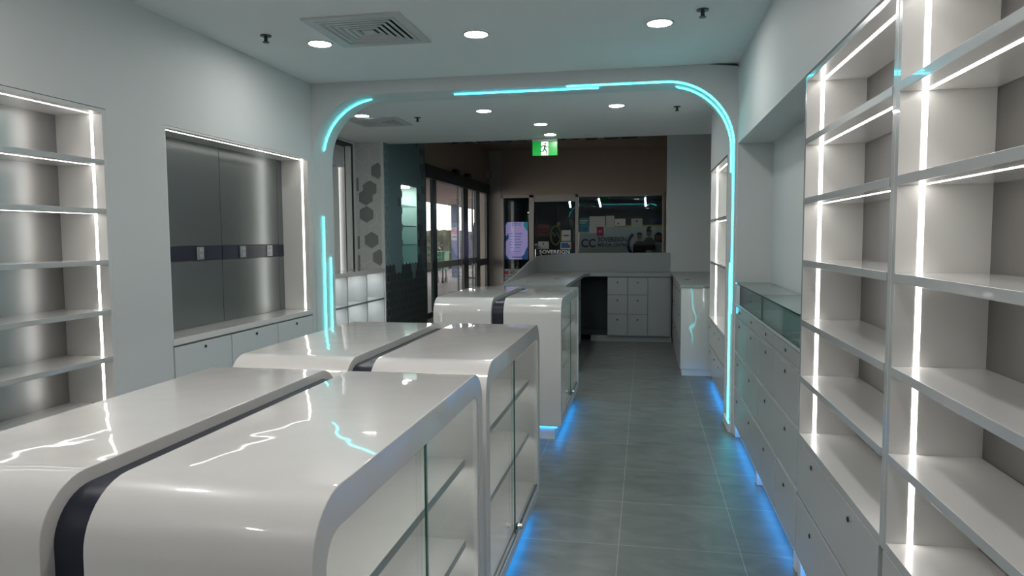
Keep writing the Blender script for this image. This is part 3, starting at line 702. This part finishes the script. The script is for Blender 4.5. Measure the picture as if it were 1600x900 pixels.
notice(-1.09, -.93, 1.60, 1.81, 'magenta', 'small magenta poster with a pale ring on the shopfront glass', y=YM+.008, extra=[(.3, .7, .4, .62, 'paper'), (.38, .62, .45, .57, 'magenta')])
notice(-.88, -.69, 1.80, 2.06, 'paper', 'white sheet high on the shopfront glass, third from the teal poster')
notice(-.68, -.44, 1.83, 1.99, 'hexl', 'grey sheet on the shopfront glass beside the pane joint', extra=[(.25, .4, .2, .4, 'navyt')])
notice(-.31, -.06, 1.80, 1.99, 'paper', 'white notice with a small dark emblem, rightmost on the shopfront', extra=[(.45, .55, .55, .8, 'navyt'), (.2, .8, .3, .33, 'grey')])
notice(-2.45, -2.20, 1.31, 1.48, 'paper', 'white notice low on the glass door of the shopfront', extra=[(.45, .55, .55, .8, 'navyt')])
notice(-1.90, -1.69, 1.49, 1.74, 'paper', 'white notice with black lettering on the glass door', extra=[(.2, .8, .45, .55, 'black')])
notice(-1.93, -1.68, 1.30, 1.47, 'paper', 'white notice with a blue picture, lowest right on the glass door', y=YM+.008, extra=[(.08, .75, .15, .85, 'bluep'), (.7, .92, .15, .6, 'red')])
notice(-2.53, -2.18, 1.60, 1.88, 'maroon', 'dark red poster inside the glass door', y=YM+.034, extra=[(.1, .8, .55, .6, 'hair'), (.2, .9, .3, .36, 'hair')])
notice(-2.53, -2.47, 1.38, 1.43, 'paper', 'tiny white card beside the low white notice')
# yellow looped sign on a hook
t = thing('hanging_sign', (-2.08, YM+.35, 1.4), 'yellow looped ring sign hanging behind the glass door', 'sign')
lp = [(-2.08+.12*math.cos(a), YM+.35, 1.62+.22*math.sin(a)) for a in [2*PI*k/24 for k in range(25)]]
MB().tube(lp, .018).build('loop', 'yellow', t)
MB().tube([(-2.16, YM+.35, 1.70), (-2.10, YM+.35, 1.60), (-2.06, YM+.35, 1.72), (-2.0, YM+.35, 1.58)], .016).build('zigzag', 'yellow', t)
MB().box(-2.05, -1.98, YM+.33, YM+.37, 1.84, 1.93).build('hook_plate', 'yellow', t); MB().box(-1.99, -1.78, YM+.34, YM+.36, 1.52, 1.58).build('arm', 'yellow', t)
MB().tube([(-2.03, YM+.35, 1.93), (-2.03, YM+.35, 2.598)], .006).build('cord', 'black', t)
# lilac digital sign
t = thing('digital_sign', (-3.0, YM+.16, .7), 'upright lilac digital sign listing opening hours behind the left pane', 'screen')
MB().box(-3.26, -2.70, YM+.14, YM+.20, 1.04, 1.95).build('casing', 'black', t, .004)
MB().box(-3.245, -2.715, YM+.134, YM+.139, 1.06, 1.94).build('display', 'purple', t)
sx, sz = -3.245, 1.06
MB().prism([(-3.245, 1.94), (-3.245, 1.86), (-3.20, 1.94)], 1, YM+.133, YM+.130).build('corner_shape', 'scrblue', t)
MB().prism([(-3.245, 1.60), (-3.18, 1.68), (-3.17, 1.56), (-3.245, 1.48)], 1, YM+.133, YM+.130).build('corner_shape', 'scrblue', t)
MB().prism([(-2.715, 1.94), (-2.715, 1.72), (-2.76, 1.76), (-2.82, 1.86), (-2.80, 1.94)], 1, YM+.133, YM+.130).build('corner_shape', 'scrteal', t)
MB().prism([(-2.715, 1.06), (-2.715, 1.36), (-2.76, 1.30), (-2.80, 1.18), (-2.86, 1.13), (-2.85, 1.06)], 1, YM+.133, YM+.130).build('corner_shape', 'scrblue', t)
MB().prism([(-3.245, 1.06), (-3.245, 1.16), (-3.20, 1.12), (-3.17, 1.06)], 1, YM+.133, YM+.130).build('corner_shape', 'scrblue', t)
text('SOVEREIGN', .05, 'scrtxt', (-3.10, YM+.131, 1.885), t, 'lettering', .24); text('Medical Centre', .035, 'scrtxt', (-3.09, YM+.131, 1.85), t, 'lettering', .22)
pr_ = MB()
for k in range(6):
    z = 1.66-.066*k; pr_.box(-3.15, -3.08+.015*(k % 2), YM+.130, YM+.133, z, z+.014); pr_.box(-3.01, -2.85-.02*(k % 3), YM+.130, YM+.133, z, z+.014)
pr_.box(-3.15, -2.88, YM+.130, YM+.133, 1.24, 1.25); pr_.box(-3.10, -2.80, YM+.130, YM+.133, 1.10, 1.125)
pr_.build('hour_lines', 'scrtxt', t); MB().box(-3.12, -2.84, YM+.130, YM+.133, 1.76, 1.785).build('title_line', 'scror', t)
MB().box(-3.02, -2.94, YM+.15, YM+.19, .0, 1.04).build('stand', 'black', t)
# pathology sign board below
t = thing('window_sign', (-3.0, YM+.012, .3), 'white sign panel with red mark under the lilac screen', 'sign')
MB().box(-3.26, -2.67, YM+.012, YM+.016, .30, .84).build('panel', 'paper', t); MB().box(-3.25, -3.16, YM+.009, YM+.0118, .71, .79).build('red_mark', 'red', t)
text('4Cyte Path', .11, 'black', (-3.12, YM+.010, .715), t, 'lettering', .42); text('Labs', .06, 'black', (-3.22, YM+.010, .62), t, 'lettering', .12) if False else None
ln = MB(); ln.box(-3.26, -2.67, YM+.009, YM+.0118, .655, .67)
for (a, c_, z) in ((-3.22, -3.10, .56), (-3.02, -2.90, .56), (-3.22, -3.14, .46), (-3.08, -3.0, .48)): ln.box(a, c_, YM+.009, YM+.0118, z, z+.03)
ln.build('small_print', 'bluep', t)
# interior of the medical centre
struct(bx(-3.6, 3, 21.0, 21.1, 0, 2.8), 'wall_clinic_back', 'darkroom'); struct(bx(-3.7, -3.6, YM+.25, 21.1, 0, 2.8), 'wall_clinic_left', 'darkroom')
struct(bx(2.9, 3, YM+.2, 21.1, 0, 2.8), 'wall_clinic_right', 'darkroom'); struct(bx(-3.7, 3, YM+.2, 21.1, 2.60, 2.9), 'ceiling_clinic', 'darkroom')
YD = 18.4
t = thing('clinic_screen_wall', (-.3, YD, 0), 'pale green panel with navy clinic lettering behind the shopfront glass', 'partition')
MB().box(-1.72, 1.0, YD, YD+.06, 0, 1.86).build('panel', 'desk', t); MB().box(-1.2, 1.0, YD-.01, YD, 1.84, 1.88).build('top_edge', 'yellow', t)
text('SOVEREIGN', .165, 'navyt', (-1.20, YD-.004, 1.455), t, 'lettering', .735, bold=.004); text('MEDICAL CENTRE', .115, 'navyt', (-1.20, YD-.004, 1.335), t, 'lettering', .735, bold=.003)
lg = MB()
def ring_arc(cx, cz, r0, r1, a0, a1, y0, y1, m=None, b=None, n_=18):
    b = b or MB(); pts = [(cx+r1*math.cos(math.radians(a0+(a1-a0)*k/n_)), cz+r1*math.sin(math.radians(a0+(a1-a0)*k/n_))) for k in range(n_+1)]
    pts += [(cx+r0*math.cos(math.radians(a1-(a1-a0)*k/n_)), cz+r0*math.sin(math.radians(a1-(a1-a0)*k/n_))) for k in range(n_+1)]
    b.prism(pts, 1, y0, y1, m); return b
ring_arc(-1.52, 1.42, .07, .11, 40, 320, YD-.004, YD-.001, 'navyt', lg); ring_arc(-1.33, 1.42, .07, .11, 40, 320, YD-.004, YD-.001, 'navyt', lg)
lg.build('logo', None, t)
pic = MB()
ring_arc(.40, 1.68, .28, .37, 20, 175, YD-.004, YD-.001, 'navyt', pic); ring_arc(-.08, 1.38, .30, .38, 130, 230, YD-.004, YD-.001, 'navyt', pic)
def fig(cx, cz, s, shirt, hair, b, long=False):
    if long: b.prism([(cx+s*.30*math.cos(a)*(1 if math.sin(a) > 0 else 1.1), cz+s*(.32 if math.sin(a) > 0 else .75)*math.sin(a)) for a in [2*PI*k/20 for k in range(20)]], 1, YD-.009, YD-.005, 'hair')
    b.prism([(cx+s*.22*math.cos(a), cz-.05*s+s*.28*math.sin(a)) for a in [2*PI*k/16 for k in range(16)]], 1, YD-.013, YD-.010, 'skin')
    b.prism([(cx+s*.24*math.cos(a), cz+.1*s+s*.2*math.sin(a)) for a in [PI*k/10 for k in range(11)]], 1, YD-.016, YD-.0131, 'hair')
    b.prism([(cx-.55*s, cz-1.5*s), (cx-.52*s, cz-.75*s), (cx-.2*s, cz-.42*s), (cx+.2*s, cz-.42*s), (cx+.52*s, cz-.75*s), (cx+.55*s, cz-1.5*s)], 1, YD-.0098, YD-.0051, shirt)
fig(-.14, 1.60, .30, 'hair', 'hair', pic); fig(.10, 1.68, .30, 'hair', 'hair', pic); fig(.34, 1.58, .34, 'shirt', 'hair', pic, True)
pic.build('printed_figures', None, t)
tb = emit('tube_blue_white', (.62, .82, 1), 34)
for k, (xa, xb_) in enumerate(((-1.89, -1.86), (-1.15, -1.10), (.0, .01))):
    t = thing('pendant_tube', (xa, 17.9, 2.6), ('leftmost', 'middle', 'rightmost')[k]+' of three short cool light tubes hanging in the clinic', 'light', 'hanging clinic lights')
    MB().tube([(xa, 17.9, 2.54), (xb_, 17.9, 2.33)], .016).build('tube', tb, t); MB().tube([(xa, 17.9, 2.599), (xa, 17.9, 2.54)], .005).build('cord', 'black', t)

# ================================================================ OUTSIDE
struct(bx(-60, -3.72, 6, 70, -.08, -.02), 'ground_outside', 'pave')
o = bx(-7.9, -3.9, 9.7, 45, 2.9, 3.1).build('porch_roof', 'porch'); o['kind'] = 'structure'
hb = MB(); random.seed(5); nx, nz = 90, 8
g_ = [[None]*(nz+1) for _ in range(nx+1)]
for a in range(nx+1):
    for c_ in range(nz+1):
        g_[a][c_] = hb.bm.verts.new((-10+random.uniform(-.12, .12)+.25*(c_/nz)**3*-1, 20+28*a/nx, 1.93*c_/nz+(random.uniform(-.10, .10) if c_ == nz else 0)))
for a in range(nx):
    for c_ in range(nz): hb.bm.faces.new([g_[a][c_], g_[a+1][c_], g_[a+1][c_+1], g_[a][c_+1]])
top_ = [hb.bm.verts.new((-11.2, 20+28*a/nx, 1.9)) for a in range(nx+1)]; bot_ = [hb.bm.verts.new((-11.2, 20+28*a/nx, 0)) for a in range(nx+1)]
for a in range(nx):
    hb.bm.faces.new([g_[a][nz], g_[a+1][nz], top_[a+1], top_[a]]); hb.bm.faces.new([top_[a], top_[a+1], bot_[a+1], bot_[a]]); hb.bm.faces.new([bot_[a], bot_[a+1], g_[a+1][0], g_[a][0]])
hb.bm.faces.new([g_[0][c_] for c_ in range(nz+1)]+[top_[0], bot_[0]]); hb.bm.faces.new([g_[nx][c_] for c_ in range(nz, -1, -1)]+[bot_[nx], top_[nx]])
tag(hb.build('hedge', 'hedge', None, 0, 180), 'dark clipped hedge outside the entrance doors', 'hedge')
o = bx(-7.75, -7.47, 27.8, 28.1, -.02, 2.9).build('outdoor_column', 'col_o', None, .01); tag(o, 'blue-grey square column outside the entrance doors', 'column')
t = thing('no_smoking_sign', (-7.6, 27.79, 1.5), 'white no smoking sign with red ring on the outdoor column', 'sign')
MB().box(-7.74, -7.48, 27.785, 27.798, 1.48, 2.0).build('plate', 'paper', t)
q = ring_arc(-7.61, 1.84, .08, .11, 0, 359.9, 27.782, 27.784, 'red'); q.prism([(-7.69, 1.90), (-7.67, 1.92), (-7.53, 1.78), (-7.55, 1.76)], 1, 27.782, 27.784, 'red'); q.build('red_ring', None, t)
MB().box(-7.67, -7.55, 27.782, 27.784, 1.83, 1.85).build('cigarette', 'black', t); MB().box(-7.70, -7.52, 27.782, 27.784, 1.60, 1.64).build('print', 'black', t)
t = thing('closed_parasol', (-6.55, 27, -.02), 'dark closed parasol standing outside the entrance doors', 'parasol')
MB().cyl((-6.55, 27, -.02), 2, .03, .9, 10).build('pole', 'black', t); pb = MB()
prof = [(.03, .75), (.14, .95), (.17, 1.3), (.13, 1.8), (.06, 2.15), (.01, 2.27)]
for (r0, z0), (r1, z1) in zip(prof, prof[1:]): pb.cyl((-6.55, 27, z0), 2, r0, z1-z0, 14, None, r1)
pb.build('folded_canopy', 'paraf', t); MB().cyl((-6.55, 27, -.02), 2, .28, .07, 18).build('base', 'black', t)
t = thing('green_trolley', (-7.2, 24.3, -.02), 'green wheeled bin trolley on the paving outside', 'trolley')
MB().prism([(-7.42, .45), (-6.98, .45), (-6.93, 1.05), (-7.47, 1.05)], 1, 24.0, 24.6).build('bin_body', 'bin', t); MB().box(-7.5, -6.9, 23.97, 24.63, 1.05, 1.10).build('rim', 'bin', t)
for x in (-7.36, -7.04):
    for y in (24.1, 24.5): MB().cyl((x-.03, y, .08), 0, .10, .06, 14).build('wheel', 'black', t)
fr = MB()
for x in (-7.36, -7.04):
    for y in (24.1, 24.5): fr.box(x-.02, x+.02, y-.02, y+.02, .1, .45)
fr.build('legs_frame', 'black', t)
o = bx(-7.05, -6.9, 21.5, 21.6, -.02, 2.0).build('outdoor_post', 'black', None, .005); tag(o, 'dark upright post outside beside the hexagon wall', 'post')
